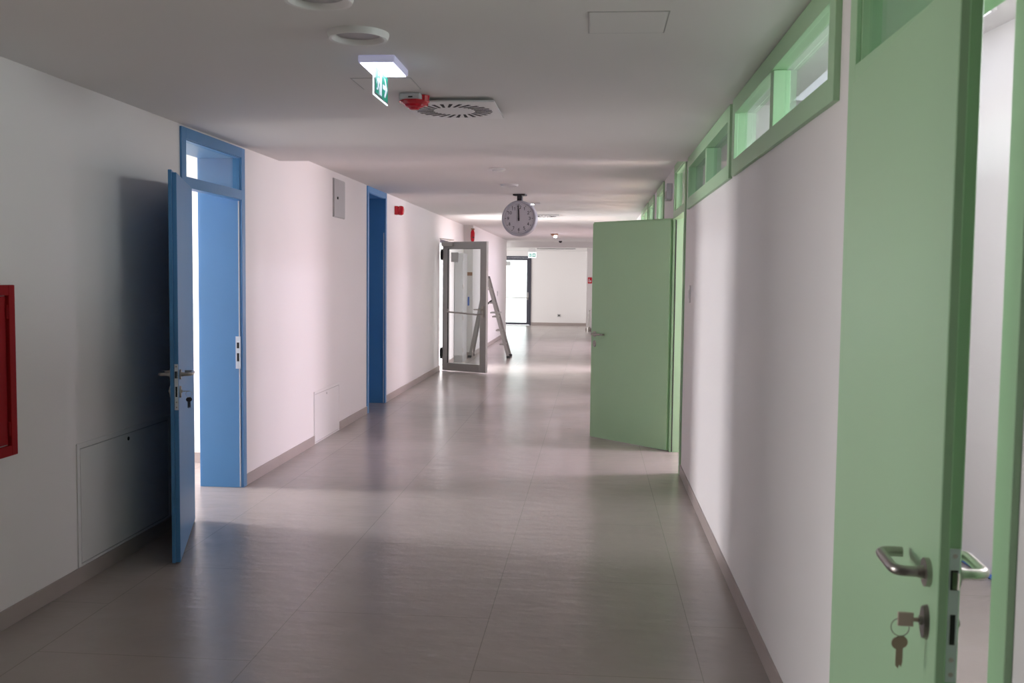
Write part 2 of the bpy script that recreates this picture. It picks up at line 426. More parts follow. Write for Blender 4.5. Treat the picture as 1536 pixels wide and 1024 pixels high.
# near green door standing ajar
r = thing('door_4', (XR, 1.69, 0), 'nearest pale green door standing ajar with keys in its lock', 'door', kind='structure')
door_frame(r, 'right', D_NEAR, 'green', seal='rubber', bartop=2.140)
d = Vector((-.0685, -.9977)).normalized(); nn = Vector((.9977, -.0685)).normalized()
TN = door_leaf(r, (.690, 2.775), (math.atan2(d.y, d.x), 1 if (-d.y*nn.x + d.x*nn.y) > 0 else -1), .992, 'green', ztop=2.086, hinges=False)

# farther green doorway, mostly behind the open leaf
r = thing('door_5', (XR, 10.32, 0), 'green door frame seen above the half open green door', 'door', kind='structure')
door_frame(r, 'right', D_FARR, 'green', seal='rubber')
d = Vector((.35, .937)).normalized()
door_leaf(r, (.74, 11.365), (math.atan2(d.y, d.x), 1), .985, 'green', ztop=2.090)

r = thing('door_9', (XR, 11.98, 0), 'green framed doorway with a transom beyond the half open door', 'door', kind='structure')
door_frame(r, 'right', D_THIRD, 'green', seal='rubber')
r = thing('door_8', (XR, 16.30, 0), 'unseen green framed doorway added far along the right wall to let in light', 'door', kind='structure')
door_frame(r, 'right', D_ADDED, 'green', seal='rubber')

def window(idx, d, label):
    y0, y1, z0, z1 = d; T = side_T('right'); w = .045      # behind the frame the plaster reveal shows
    r = thing('window_%d' % idx, (XR, y0, z0), label, 'window', kind='structure')
    b = MB(T); c = .078; h = IN
    for v0, v1 in ((0, PROUD+.006),):
        b.box((y0, v0, z0), (y0+c, v1, z1)); b.box((y1-c, v0, z0), (y1, v1, z1))
        b.box((y0+c, v0, z0), (y1-c, v1, z0+c)); b.box((y0+c, v0, z1-c), (y1-c, v1, z1))
    th = .044
    b.box((y0+h, 0, z0+h), (y0+h+th, -w, z1-h)); b.box((y1-h-th, 0, z0+h), (y1-h, -w, z1-h))
    b.box((y0+h+th, 0, z0+h), (y1-h-th, -w, z0+h+th)); b.box((y0+h+th, 0, z1-h-th), (y1-h-th, -w, z1-h))
    b.done('frame', 'green', r, bevel=.002)
    ym = (y0+y1)/2
    MB(T).box((ym-.034, PROUD-.002, z0+c), (ym+.034, -.055, z1-c)).done('mullion', 'green', r, bevel=.002)
    MB(T).box((y0+c, -.034, z0+c), (ym-.034, -.040, z1-c)).done('pane', 'pane', r)
    MB(T).box((ym+.034, -.034, z0+c), (y1-c, -.040, z1-c)).done('pane', 'pane', r)
window(1, W_1, 'green framed high window beside the nearest door')
window(2, W_2, 'green framed high window just before the half open green door')
window(3, W_3, 'farthest green framed high window on the right wall')

# keys
def keyset(name, T, a, t0, sgn, label, plastic):
    """one key in the cylinder, a ring, and two keys hanging from it"""
    p0 = T((a, t0, .925)); r = thing(name, p0, label, 'keys')
    if plastic:
        k = MB(T); k.box((a-.0015, t0+sgn*.014, .921), (a+.0015, t0+sgn*.026, .929)); k.box((a-.003, t0+sgn*.024, .912), (a+.003, t0+sgn*.052, .938)); k.done('key', 'amber', r, bevel=.002)
    else:
        k = MB(T); k.box((a-.0012, t0+sgn*.014, .9235), (a+.0012, t0+sgn*.050, .9265)); k.done('key', 'brass', r)
    e = t0+sgn*.047
    pts = [(a+.001*math.cos(t), e+.016*math.cos(t), .909+.017*math.sin(t)) for t in [2*math.pi*i/20 for i in range(21)]]
    MB(T).tube(pts, .0009, 6).done('ring', 'steel', r, smooth=True)
    for i, (da, tt) in enumerate(((-.004, .006), (.004, -.006))):
        k = MB(T); ee = e+tt*.6
        k.disc((ee, .880), 0, .0118, a+da-.0014, a+da+.0014, 20)
        k.prism([(ee-.0035, .870), (ee+.0035, .870), (ee+.0035, .842), (ee+.001, .832), (ee-.0035, .838)], 0, a+da-.0011, a+da+.0011)
        k.done('key', 'black' if (not plastic) else ('brass' if i == 0 else 'brass'), r)
keyset('key_ring', TN, .992-.062, 0, -1, 'keys with an amber plastic head hanging from the nearest green door', True)
keyset('key_ring', TB, .998-.062, .042, 1, 'keys with a dark head hanging from the blue door', False)

# ------------------------------------------------------------------ things on the ceiling
def downlight(name, x, y, z, rad, label, group):
    r = thing(name, (x, y, z), label, 'ceiling light', group)
    MB().lathe((x, y), 2, [(rad*.74, z), (rad, z), (rad, z-.008), (rad*.95, z-.024), (rad*.86, z-.022), (rad*.74, z-.004)], 56).done('trim_ring', 'whitemetal', r, smooth=True)
    MB().disc((x, y), 2, rad*.79, z-.0035, z-.001, 48).done('diffuser', 'dimwhite', r)
    return r
downlight('downlight', -.905, 3.745, ZN, .116, 'round white downlight just before the nearest exit sign', 'round ceiling lights')
downlight('downlight', -.915, 3.235, ZN, .116, 'round white downlight cut by the top of the photo', 'round ceiling lights')
downlight('downlight', -.990, 8.02, ZF, .122, 'round white downlight just beyond the ceiling step', 'round ceiling lights')
downlight('downlight', -.930, 10.77, ZF, .098, 'small round white downlight just in front of the clock', 'round ceiling lights')
x, y = -.912, 9.25
r = thing('smoke_detector', (x, y, ZF), 'small flat white detector between two downlights before the clock', 'smoke detector')
MB().lathe((x, y), 2, [(0, ZF), (.078, ZF), (.078, ZF-.008), (.07, ZF-.014), (0, ZF-.016)], 40).done('base', 'plasticwhite', r, smooth=True)
MB().lathe((x, y), 2, [(0, ZF-.012), (.05, ZF-.012), (.045, ZF-.026), (.02, ZF-.030), (0, ZF-.030)], 40).done('sensor', 'plasticwhite', r, smooth=True)

def hatch_ceiling(name, x0, x1, y0, y1, label):
    r = thing(name, ((x0+x1)/2, (y0+y1)/2, ZN), label, 'ceiling hatch', 'ceiling access hatches')
    f = MB(); z = ZN
    for a, b_ in (((x0, y0), (x1, y0+.0035)), ((x0, y1-.0035), (x1, y1)), ((x0, y0+.0035), (x0+.0035, y1-.0035)), ((x1-.0035, y0+.0035), (x1, y1-.0035))):
        f.box((a[0], a[1], z-.0012), (b_[0], b_[1], z))
    f.done('gap', 'greymetal', r)
    MB().box((x0+.006, y0+.006, z-.0022), (x1-.006, y1-.006, z)).done('cover', 'ceil', r, bevel=.001)
hatch_ceiling('ceiling_hatch', -.035, .248, 3.478, 3.778, 'square access hatch in the ceiling, right of the two near downlights')
hatch_ceiling('ceiling_hatch', -1.145, -.858, 4.575, 4.850, 'square access hatch in the ceiling behind the nearest exit sign')

# nearest exit sign: lit base with a hanging acrylic sheet
r = thing('exit_sign', (-.915, 4.26, ZN), 'lit green and white arrow exit sign hanging nearest the viewer', 'exit sign', 'hanging exit signs')
MB().box((-.995, 4.105, ZN-.030), (-.838, 4.405, ZN)).done('housing', 'litcase', r, bevel=.006)
MB().box((-.985, 4.115, ZN-.0335), (-.848, 4.395, ZN-.0302)).done('light_panel', 'led', r)
xs, y0, y1, z0, z1 = -.932, 4.125, 4.400, ZN-.155, ZN-.034
sheet = MB().box((xs-.003, y0, z0), (xs+.003, y1, z1)).done('sheet', 'acrylic', r)
MB().box((xs-.0032, y0, z0-.004), (xs+.0032, y1, z0)).box((xs-.0032, y0-.002, z0-.004), (xs+.0032, y0, z1)).done('edge', 'signlit', sheet)
g = MB(); xf = xs+.0033
ga, gb = y0+.020, y1-.006
ym = ga+(gb-ga)*.53
g.box((xf, ga, z0+.010), (xf+.0006, ym-.004, z1-.006)); g.box((xf, ym+.004, z0+.006), (xf+.0006, gb, z1-.006))
g.done('pictogram_field', 'signgreen', sheet)
p = MB(); X0, X1 = xf+.0007, xf+.0013
yc, zc_ = (ym+gb)/2+.004, (z0+z1)/2
hh = .041
p.prism([(yc-.050, zc_-.010), (yc+.004, zc_-.010), (yc-.022, zc_-hh), (yc+.002, zc_-hh), (yc+.044, zc_), (yc+.002, zc_+hh), (yc-.022, zc_+hh), (yc+.004, zc_+.010), (yc-.050, zc_+.010)], 0, X0, X1)
p.done('arrow', 'signwhite', sheet)
p = MB(); yc = (ga+ym)/2
p.box((X0, yc+.022, z0+.014), (X1, yc+.058, z1-.012))                                     # doorway
p.disc((yc-.006, z1-.024), 0, .0105, X0, X1+.0003, 20)                                      # head
p.prism([(yc-.020, zc_+.018), (yc+.006, zc_+.022), (yc+.022, zc_+.004), (yc+.018, zc_-.002), (yc+.004, zc_+.010), (yc-.002, zc_-.010), (yc+.016, zc_-.026), (yc+.010, zc_-.050), (yc+.002, zc_-.048), (yc+.006, zc_-.028), (yc-.014, zc_-.014), (yc-.020, zc_-.034), (yc-.044, zc_-.036), (yc-.044, zc_-.028), (yc-.026, zc_-.026), (yc-.018, zc_+.006), (yc-.030, zc_+.004), (yc-.036, zc_-.010), (yc-.043, zc_-.006), (yc-.034, zc_+.012)], 0, X0, X1+.0003)
p.done('running_figure', 'signwhite', sheet)

# fire beacon beside it
x, y = -.925, 4.985
r = thing('ceiling_alarm', (x, y, ZN), 'red fire alarm beacon on a grey base beside the square vent', 'alarm beacon')
MB().box((x-.062, y-.05, ZN-.036), (x+.048, y+.05, ZN)).done('base', 'lightgrey', r, bevel=.008)
MB().box((x-.014, y-.0512, ZN-.024), (x+.008, y-.0495, ZN-.018)).done('slot', 'dark', r)
b = MB()
b.lathe((x+.006, y+.01), 2, [(0, ZN-.034), (.080, ZN-.034), (.077, ZN-.040), (.054, ZN-.052), (.046, ZN-.062), (.030, ZN-.068), (.022, ZN-.076), (0, ZN-.078)], 10)
b.disc((x+.045, y+.03), 2, .028, ZN-.056, ZN-.002, 12, .036)
b.done('red_lens', 'redplastic', r, smooth=False, bevel=.002)

# square swirl vent, hung a little below the ceiling
cx, cy, hz = -.762, 5.335, ZN-.026
r = thing('ceiling_vent', (cx, cy, ZN), 'square white swirl vent in the near ceiling by the red beacon', 'ceiling vent', 'ceiling vents')
MB().box((cx-.242, cy-.265, hz), (cx+.242, cy+.265, hz+.010)).done('plate', 'whitemetal', r, bevel=.002)
MB().disc((cx, cy), 2, .215, hz+.011, ZN, 40).done('duct_neck', 'greymetal', r)
for k in range(26):
    a = 2*math.pi*k/26
    ca, sa = math.cos(a), math.sin(a); tw = .38
    dv = Vector((math.cos(a+tw), math.sin(a+tw))); pv = Vector((-dv.y, dv.x))
    q0 = Vector((cx+ca*.112, cy+sa*.118)); q1 = q0 + dv*.096
    w0, w1 = .0062, .0095
    MB().prism([tuple(q0+pv*w0), tuple(q0-pv*w0), tuple(q1-pv*w1), tuple(q1+pv*w1)], 2, hz-.0012, hz+.001).done('slot', 'dark', r)

# hanging clock
cx, cy, cz, R_ = -.912, 12.0, 2.271, .216
r = thing('wall_clock', (cx, cy, cz-R_), 'round white station clock hanging from the ceiling on a black stem', 'clock')
MB().box((cx-.075, cy-.03, ZF-.020), (cx+.075, cy+.09, ZF)).box((cx-.030, cy+.00, cz+R_-.01), (cx+.030, cy+.06, ZF-.02)).done('stem', 'black', r, bevel=.003)
MB().lathe((cx, cz), 1, [(0, cy+.085), (R_-.012, cy+.085), (R_, cy+.075), (R_, cy-.012), (R_-.006, cy-.022), (R_-.022, cy-.024), (R_-.030, cy-.014), (0, cy-.014)], 72).done('case', 'casegrey', r, smooth=True)
yd = cy-.0145
dial = MB().disc((cx, cz), 1, R_-.031, yd-.0015, yd, 64).done('dial', 'dimwhite', r)
def hand(ang, l, back, w, yy, name):
    a = math.radians(ang); d_ = Vector((math.sin(a), math.cos(a))); p_ = Vector((d_.y, -d_.x)); c = Vector((cx, cz))
    MB().prism([tuple(c-d_*back+p_*w), tuple(c-d_*back-p_*w), tuple(c+d_*l-p_*w*.7), tuple(c+d_*l+p_*w*.7)], 1, yy-.003, yy).done(name, 'black', r)
hand(-3, .158, .030, .0065, yd-.009, 'minute_hand'); hand(-1, .112, .03, .0085, yd-.005, 'hour_hand')
MB().disc((cx, cz), 1, .010, yd-.013, yd-.0015, 20).done('hub', 'black', r)
tk = MB()
for k in range(60):
    a = math.radians(6*k); d_ = Vector((math.sin(a), math.cos(a))); p_ = Vector((d_.y, -d_.x)); c = Vector((cx, cz))
    r1 = .176; r0 = .160 if k % 5 == 0 else .168; w = .0034 if k % 5 == 0 else .0013
    tk.prism([tuple(c+d_*r0+p_*w), tuple(c+d_*r0-p_*w), tuple(c+d_*r1-p_*w), tuple(c+d_*r1+p_*w)], 1, yd-.0022, yd-.0014)
tk.done('minute_marks', 'black', dial)
# numerals drawn as strokes on a 2 x 4 grid
SEG = {'0': [[(.5,0),(0,.25),(0,.75),(.5,1),(1,.75),(1,.25),(.5,0)]], '1': [[(.25,.8),(.6,1),(.6,0)]],
       '2': [[(0,.78),(.25,1),(.8,1),(1,.75),(.9,.5),(0,0),(1,0)]], '3': [[(0,.9),(.5,1),(1,.8),(.8,.55),(.4,.53)],[(.8,.55),(1,.28),(.6,0),(0,.1)]],
       '4': [[(.75,0),(.75,1),(0,.3),(1,.3)]], '5': [[(.9,1),(.15,1),(.1,.55),(.6,.62),(1,.35),(.7,.02),(0,.08)]],
       '6': [[(.85,1),(.3,.75),(0,.3),(.4,0),(.9,.15),(.9,.5),(.4,.6),(.05,.35)]], '7': [[(0,1),(1,1),(.4,0)]],
       '8': [[(.5,.54),(.1,.78),(.5,1),(.9,.78),(.5,.54),(0,.25),(.5,0),(1,.25),(.5,.54)]], '9': [[(.15,0),(.7,.25),(1,.7),(.6,1),(.1,.85),(.1,.5),(.6,.4),(.95,.65)]]}
for k in range(1, 13):
    a = math.radians(30*k); rr = .134; ccx, ccz = cx+rr*math.sin(a), cz+rr*math.cos(a)
    s_ = str(k); hh, ww, gp = .034, .019, .009; tot = len(s_)*ww+(len(s_)-1)*gp
    nm = MB(); dx = -tot/2
    for ch in s_:
        for st in SEG[ch]:
            for (a0, b0), (a1, b1) in zip(st[:-1], st[1:]):
                p0 = Vector((ccx+dx+a0*ww, ccz+(b0-.5)*hh)); p1 = Vector((ccx+dx+a1*ww, ccz+(b1-.5)*hh))
                dd = (p1-p0).normalized(); pp = Vector((-dd.y, dd.x))*.0028; p0 -= dd*.0018; p1 += dd*.0018
                nm.prism([tuple(p0+pp), tuple(p0-pp), tuple(p1-pp), tuple(p1+pp)], 1, yd-.0022, yd-.0014)
        dx += ww+gp
    nm.done('numeral', 'black', dial)

r.rotation_euler = (0, 0, math.radians(-9))

# farther ceiling fittings
x, y = -.80, 13.33
r = thing('emergency_downlight', (x, y, ZF), 'small lit emergency light on the ceiling right behind the clock', 'emergency light', 'small ceiling lights')
MB().box((x-.10, y-.04, ZF-.025), (x+.07, y+.04, ZF)).done('housing', 'plasticwhite', r, bevel=.004)
MB().disc((x-.04, y), 2, .022, ZF-.030, ZF-.0252, 20).done('lamp', 'ledfar', r)
cx, cy = -.80, 16.0
r = thing('ceiling_vent', (cx, cy, ZF), 'square vent far along the ceiling behind the clock', 'ceiling vent', 'ceiling vents')
MB().box((cx-.24, cy-.24, ZF-.02), (cx+.24, cy+.24, ZF)).done('plate', 'whitemetal', r, bevel=.002)
for k in range(16):
    a = 2*math.pi*k/16; q0 = Vector((cx+.10*math.cos(a), cy+.10*math.sin(a))); dv = Vector((math.cos(a+.4), math.sin(a+.4))); pv = Vector((-dv.y, dv.x)); q1 = q0+dv*.09
    MB().prism([tuple(q0+pv*.009), tuple(q0-pv*.009), tuple(q1-pv*.012), tuple(q1+pv*.012)], 2, ZF-.0215, ZF-.019).done('slot', 'dark', r)
x, y = -.905, 22.6
r = thing('emergency_downlight', (x, y, ZF), 'bright star like emergency light on the ceiling near the far beam', 'emergency light', 'small ceiling lights')
MB().disc((x, y), 2, .07, ZF-.045, ZF, 28, .09).done('housing', 'brown', r)
MB().disc((x+.02, y), 2, .034, ZF-.085, ZF-.046, 20).done('lamp', 'ledfar', r)
x, y = -.87, 25.6
r = thing('motion_detector', (x, y, ZF), 'tiny dark dome sensor on the ceiling by the far beam', 'sensor')
MB().disc((x, y), 2, .06, ZF-.05, ZF, 24).done('base', 'plasticwhite', r)
MB().lathe((x, y), 2, [(.045, ZF-.05), (.042, ZF-.075), (.025, ZF-.095), (0, ZF-.10)], 24).done('lens', 'black', r, smooth=True)
r = thing('ceiling_vent', (-1.0, 29.6, 2.445), 'long slot vent in the lobby ceiling behind the far beam', 'ceiling vent', 'ceiling vents')
MB().box((-1.7, 29.5, 2.425), (-.55, 29.75, 2.445)).done('plate', 'greymetal', r)
MB().box((-1.62, 29.56, 2.4235), (-.63, 29.69, 2.426)).done('slot', 'dark', r)

# far exit sign facing the corridor
y = 29.9; x0, x1, z0, z1 = -1.985, -1.745, 2.16, 2.335
r = thing('exit_sign', ((x0+x1)/2, y, z0), 'small lit exit sign hanging by the far glazed door', 'exit sign', 'hanging exit signs')
MB().box((x0+.02, y-.01, z1), (x1-.02, y+.03, 2.445)).done('housing', 'plasticwhite', r)
bd = MB().box((x0, y, z0), (x1, y+.012, z1)).done('board', 'signlit', r)
MB().box((x0+.022, y-.001, z0+.03), (x0+.095, y, z1-.04)).box((x0+.125, y-.001, z0+.03), (x1-.018, y, z1-.04)).done('pictogram_field', 'signgreen', bd)
xc, zc_ = x0+.172, (z0+z1)/2-.005
MB().prism([(xc-.035, zc_+.008), (xc+.005, zc_+.008), (xc-.012, zc_+.034), (xc+.006, zc_+.034), (xc+.034, zc_), (xc+.006, zc_-.034), (xc-.012, zc_-.034), (xc+.005, zc_-.008), (xc-.035, zc_-.008)], 1, y-.002, y-.0011).done('arrow', 'signlit', bd)
MB().disc((x0+.055, z1-.062), 1, .010, y-.002, y-.0011, 16).prism([(x0+.048, zc_+.012), (x0+.066, zc_+.012), (x0+.060, zc_-.01), (x0+.072, zc_-.04), (x0+.064, zc_-.042), (x0+.052, zc_-.016), (x0+.042, zc_-.042), (x0+.034, zc_-.040), (x0+.044, zc_-.008)], 1, y-.002, y-.0011).done('running_figure', 'signlit', bd)

# ------------------------------------------------------------------ things on the walls
# fire hose cabinet at the left edge
y0, y1, z0, z1 = 3.36, 4.112, .752, 1.496
r = thing('fire_cabinet', (XL, (y0+y1)/2, z0), 'dark red fire hose cabinet on the near left wall', 'fire cabinet')
b = MB(); xo = XL+.022; w = .045
b.box((XL, y0, z0), (xo, y0+w, z1)).box((XL, y1-w, z0), (xo, y1, z1)).box((XL, y0+w, z0), (xo, y1-w, z0+w)).box((XL, y0+w, z1-w), (xo, y1-w, z1))
b.done('frame', 'red', r, bevel=.003)
dr = MB().box((XL+.001, y0+w+.004, z0+w+.004), (XL+.008, y1-w-.004, z1-w-.004)).done('door', 'red', r, bevel=.002)
MB().box((XL+.008, y0+w+.02, 1.10), (XL+.018, y0+w+.05, 1.18)).done('latch', 'steel', dr, bevel=.002)
for zz in (.87, 1.38):
    MB().disc((XL+.012, y1-w-.002), 2, .006, zz-.03, zz+.03, 12).done('hinge', 'red', r)

def hatch_wall(name, y0, y1, z0, z1, label, ylock, fr=.026):
    r = thing(name, (XL, (y0+y1)/2, z0), label, 'wall hatch', 'white access hatches low on the left wall')
    b = MB(); xo = XL+.006
    b.box((XL, y0, z0), (xo, y0+fr, z1)).box((XL, y1-fr, z0), (xo, y1, z1)).box((XL, y0+fr, z1-fr), (xo, y1-fr, z1)).box((XL, y0+fr, z0), (xo, y1-fr, z0+.012))
    b.done('frame', 'whitemetal', r, bevel=.001)
    MB().box((XL, y0+fr, z0+.012), (XL+.0008, y1-fr, z1-fr)).done('gap', 'greymetal', r)
    c = MB().box((XL+.0008, y0+fr+.005, z0+.018), (XL+.0055, y1-fr-.005, z1-fr-.005)).done('cover', 'whitemetal', r, bevel=.001)
    MB().disc((ylock, z1-fr-.032), 0, .011, XL+.0055, XL+.0075, 20).done('lock', 'dark' if fr > .025 else 'greymetal', c)
hatch_wall('wall_hatch', 4.636, 5.716, .083, .705, 'wide white access hatch on the left wall behind the blue door', 5.176)
hatch_wall('wall_hatch', 8.800, 9.700, .0, .486, 'white access hatch reaching the floor between the blue doorways', 9.22, .0245)

y0, y1, z0, z1 = 9.465, 9.888, 2.125, 2.502
r = thing('electrical_cabinet', (XL, (y0+y1)/2, z0), 'small flush grey electrical cabinet high on the left wall', 'electrical cabinet')
MB().box((XL, y0, z0), (XL+.010, y1, z1)).done('body', 'greymetal', r, bevel=.002)
dr = MB().box((XL+.010, y0+.006, z0+.006), (XL+.016, y1-.006, z1-.006)).done('door', 'greymetal', r, bevel=.002)
MB().disc((9.585, 2.315), 0, .013, XL+.016, XL+.024, 16).done('lock', 'dark', dr)

y, z = 12.50, 2.392
r = thing('alarm_sounder', (XL, y, z-.06), 'round red alarm sounder on the left wall past the narrow doorway', 'alarm sounder')
MB().box((XL, y-.055, z-.055), (XL+.045, y+.055, z+.055)).done('base', 'redplastic', r, bevel=.006)
MB().lathe((y, z), 0, [(0, XL+.045), (.050, XL+.045), (.060, XL+.060), (.060, XL+.085), (.050, XL+.105), (.025, XL+.112), (0, XL+.113)], 32).done('horn', 'redplastic', r, smooth=True)

y, z = 7.41, 1.445
r = thing('light_switch', (XR, y, z-.05), 'white light switch on the right wall before the green frame', 'light switch', 'switch plates')
MB().box((XR, y-.042, z-.065), (XR-.009, y+.042, z+.065)).done('plate', 'plasticwhite', r, bevel=.003)
MB().box((XR-.009, y-.030, z-.030), (XR-.013, y+.030, z+.030)).done('rocker', 'plasticwhite', r, bevel=.002)
y, z = 24.2, 1.16
r = thing('light_switch', (-2.36, y, z-.05), 'small grey light switch far down the left wall near the ladder', 'light switch', 'switch plates')
MB().box((-2.36, y-.05, z-.06), (-2.35, y+.05, z+.06)).done('plate', 'greymetal', r, bevel=.002)
MB().box((-2.35, y-.03, z-.03), (-2.346, y+.03, z+.03)).done('rocker', 'greymetal', r)

y, z = 9.38, 2.365
r = thing('wall_speaker', (XR, y, z-.07), 'small grey box high on the right wall beside the green transom', 'wall box')
MB().box((XR, y-.10, z-.075), (XR-.055, y+.10, z+.075)).done('body', 'lightgrey', r, bevel=.005)
MB().box((XR-.055, y-.085, z-.06), (XR-.058, y+.085, z+.005)).done('grille', 'greymetal', r)

y, z = 5.19, 1.07   # socket on the skewed wall of the narrow room
xw = xk(y)
r = thing('wall_socket', (xw, y, z-.04), 'round white socket on the wall seen through the near green doorway', 'socket', 'sockets')
MB().disc((y, z), 0, .042, xw-.014, xw+.004, 32).done('plate', 'plasticwhite', r)
MB().disc((y, z), 0, .024, xw-.0148, xw-.0135, 24).done('insert', 'greymetal', r)
x, z = -1.116, .33
r = thing('wall_socket', (x, 32.5, z-.04), 'grey socket low on the far lobby wall', 'socket', 'sockets')
MB().box((x-.055, 32.485, z-.045), (x+.055, 32.5, z+.045)).done('plate', 'greymetal', r, bevel=.003)
MB().disc((x, z), 1, .025, 32.483, 32.486, 20).done('insert', 'dark', r)
# little red sign on the lobby projection and the bar below
x, z = -.105, 1.50
r = thing('fire_sign', (x, 29.2, z-.09), 'tiny red and white sign on the far wall beside the green door edge', 'sign')
MB().box((x-.06, 29.19, z-.09), (x+.06, 29.2, z+.09)).done('board', 'redplastic', r)
MB().box((x-.035, 29.188, z-.055), (x-.012, 29.19, z+.05)).box((x+.005, 29.188, z-.05), (x+.035, 29.19, z+.0)).done('symbol', 'plasticwhite', r)
x = -.105
tag(MB().tube([(x+.02, 29.19, .62), (x-.012, 29.12, .60), (x-.02, 29.11, .32), (x-.02, 29.11, .12)], .011, 10, .05).disc((x-.02, 29.11), 2, .05, 0, .13, 16).done('pull_bar', 'steel', smooth=True), 'thin steel bar standing against the far lobby projection', 'bar')

# red projecting plate on the jog of the left wall and small things there
r = thing('flag_sign', (-2.36, 19.02, 2.24), 'narrow red alarm plate high on the wall above the glass door', 'sign')
MB().lathe((-2.352, 19.09), 2, [(0, 2.24), (.020, 2.243), (.036, 2.275), (.040, 2.33), (.038, 2.42), (.026, 2.465), (0, 2.478)], 24).done('body', 'redplastic', r, smooth=True)
MB().box((-2.385, 19.08, 2.475), (-2.325, 19.2, 2.50)).done('bracket', 'brown', r)
MB().disc((-2.335, 2.325), 1, .016, 19.044, 19.054, 14).done('lens', 'dark', r)
tag(MB().box((-2.475, 19.178, 1.585), (-2.365, 19.19, 1.652)).done('wall_plaque', 'brown'), 'small brown plaque on the wall seen through the glass door', 'plaque')
tag(MB().box((-2.452, 19.178, 1.0), (-2.42, 19.19, 1.17)).done('wall_tag', 'bluecable'), 'narrow blue strip on the wall seen through the glass door', 'tag')

# ------------------------------------------------------------------ aluminium glass door on the left
r = thing('door_6', (XL, 16.2, 0), 'grey aluminium glass door standing open at the left', 'door', kind='structure')
b = MB()
for yy in ((16.2, 16.25), (17.09, 17.14)): b.box((XL-.09, yy[0], 0), (XL-.02, yy[1], 2.18))
b.box((XL-.09, 16.25, 2.13), (XL-.02, 17.09, 2.18)).done('frame', 'anthracite', r)
H0, H1 = Vector((-2.492, 16.10)), Vector((-1.711, 15.696)); d = (H1-H0); L = d.length; d.normalize(); n2 = Vector((-d.y, d.x))
TG = lambda p: Vector((H0.x, H0.y, 0)) + Vector((d.x, d.y, 0))*p[0] + Vector((n2.x, n2.y, 0))*p[1] + Vector((0, 0, p[2]))
zb, zt = .018, 2.128; st = .118
fr = MB(TG)
fr.box((.02, 0, zb), (st, .06, zt)).box((L-st, 0, zb), (L, .06, zt)).box((st, 0, zb), (L-st, .06, zb+.125)).box((st, 0, zt-.112), (L-st, .06, zt))
leaf = fr.done('leaf', 'alu', r, bevel=.003)
MB(TG).box((st, .022, zb+.125), (L-st, .034, zt-.112)).done('pane', 'pane', leaf)
gk = MB(TG); q = .012
gk.box((st, .004, zb+.125), (st+q, .022, zt-.112)).box((st+q, .004, zt-.112-q*.7), (L-st, .022, zt-.112)).done('gasket', 'rubber', leaf)
pb = MB(TG); pb.tube([(st*.6+.05, -.002, 1.02), (st+.05, -.06, .985), (L-st-.01, -.07, .955), (L-.06, -.03, .965)], .014, 10, .03); pb.done('push_bar', 'bright', leaf, smooth=True)
hd = MB(TG); hd.tube([(L-.06, 0, 1.035), (L-.06, -.05, 1.035), (L-.20, -.05, 1.035)], .010, 10, .03).box((L-.085, -.012, .90), (L-.035, 0, 1.09)); hd.done('handle', 'steel', leaf, smooth=True)
MB(TG).box((.02, -.045, 2.055), (.24, 0, 2.118)).done('closer', 'alu', leaf, bevel=.004)
MB().tube([(-2.42, 16.02, 2.135), (-2.30, 16.14, 2.16), (XL-.005, 16.17, 2.185)], .008, 8).done('closer_arm', 'steel', leaf)
for zz in (.30, 1.92):
    MB(TG).disc((.0, -.002), 2, .020, zz-.09, zz+.09, 14).box((-.03, -.004, zz-.06), (.03, .010, zz+.06)).done('hinge', 'dark', leaf, smooth=False)
MB(TG).box((st+.055, .0205, 1.80), (st+.20, .0218, 1.955)).done('sticker', 'paper', leaf)
# slim grey cabinet against the wall just beyond
r = thing('tall_cabinet', (-2.455, 18.19, 0), 'slim grey cabinet against the left wall seen through the glass door', 'cabinet')
MB().box((-2.535, 17.90, .11), (-2.376, 18.5, 1.99)).done('body', 'greymetal', r, bevel=.003)
MB().box((-2.530, 17.89, 0), (-2.374, 18.5, .11)).done('plinth', 'alu', r)
MB().box((-2.530, 17.884, .118), (-2.384, 17.90, 1.985)).done('door', 'greymetal', r, bevel=.002)
for zz in (.22, .80, 1.38, 1.88):
    MB().disc((-2.370, 17.892), 2, .008, zz-.035, zz+.035, 12).done('hinge', 'steel', r)

# far exit door
r = thing('door_7', (-2.6, 32.5, 0), 'dark framed glazed exit door glowing white at the corridor end', 'door', kind='structure')
x0, x1, zt = -3.135, -2.052, 2.27
b = MB(); ya, yb = 32.47, 32.56
b.box((x0, ya, 0), (x0+.085, yb, zt)).box((x1-.05, ya, 0), (x1, yb, zt)).box((x0+.085, ya, zt-.06), (x1-.05, yb, zt)); b.done('frame', 'anthracite', r, bevel=.003)
b = MB(); ya, yb = 32.46, 32.52; a0, a1 = x0+.088, x1-.052
b.box((a0, ya, .012), (a0+.012, yb, zt-.063)).box((a1-.09, ya, .012), (a1, yb, zt-.063)).box((a0+.012, ya, .012), (a1-.09, yb, .085)).box((a0+.012, ya, zt-.135), (a1-.09, yb, zt-.063))
lf = b.done('leaf', 'anthracite', r, bevel=.003)
MB().box((a0+.012, 32.485, .085), (a1-.09, 32.495, zt-.135)).done('pane', 'pane', lf)
MB().tube([(a0+.01, 32.46, .93), (a0+.02, 32.40, .91), (a1-.05, 32.40, .895), (a1-.04, 32.46, .90)], .016, 10, .03).done('push_bar', 'steel', lf, smooth=True)
MB().box((a1-.075, 32.445, .84), (a1-.025, 32.46, 1.08)).done('lock_plate', 'bright', lf)
MB().box((-2.90, 32.482, 1.955), (-2.735, 32.4848, 2.09)).done('sticker', 'paper', lf)

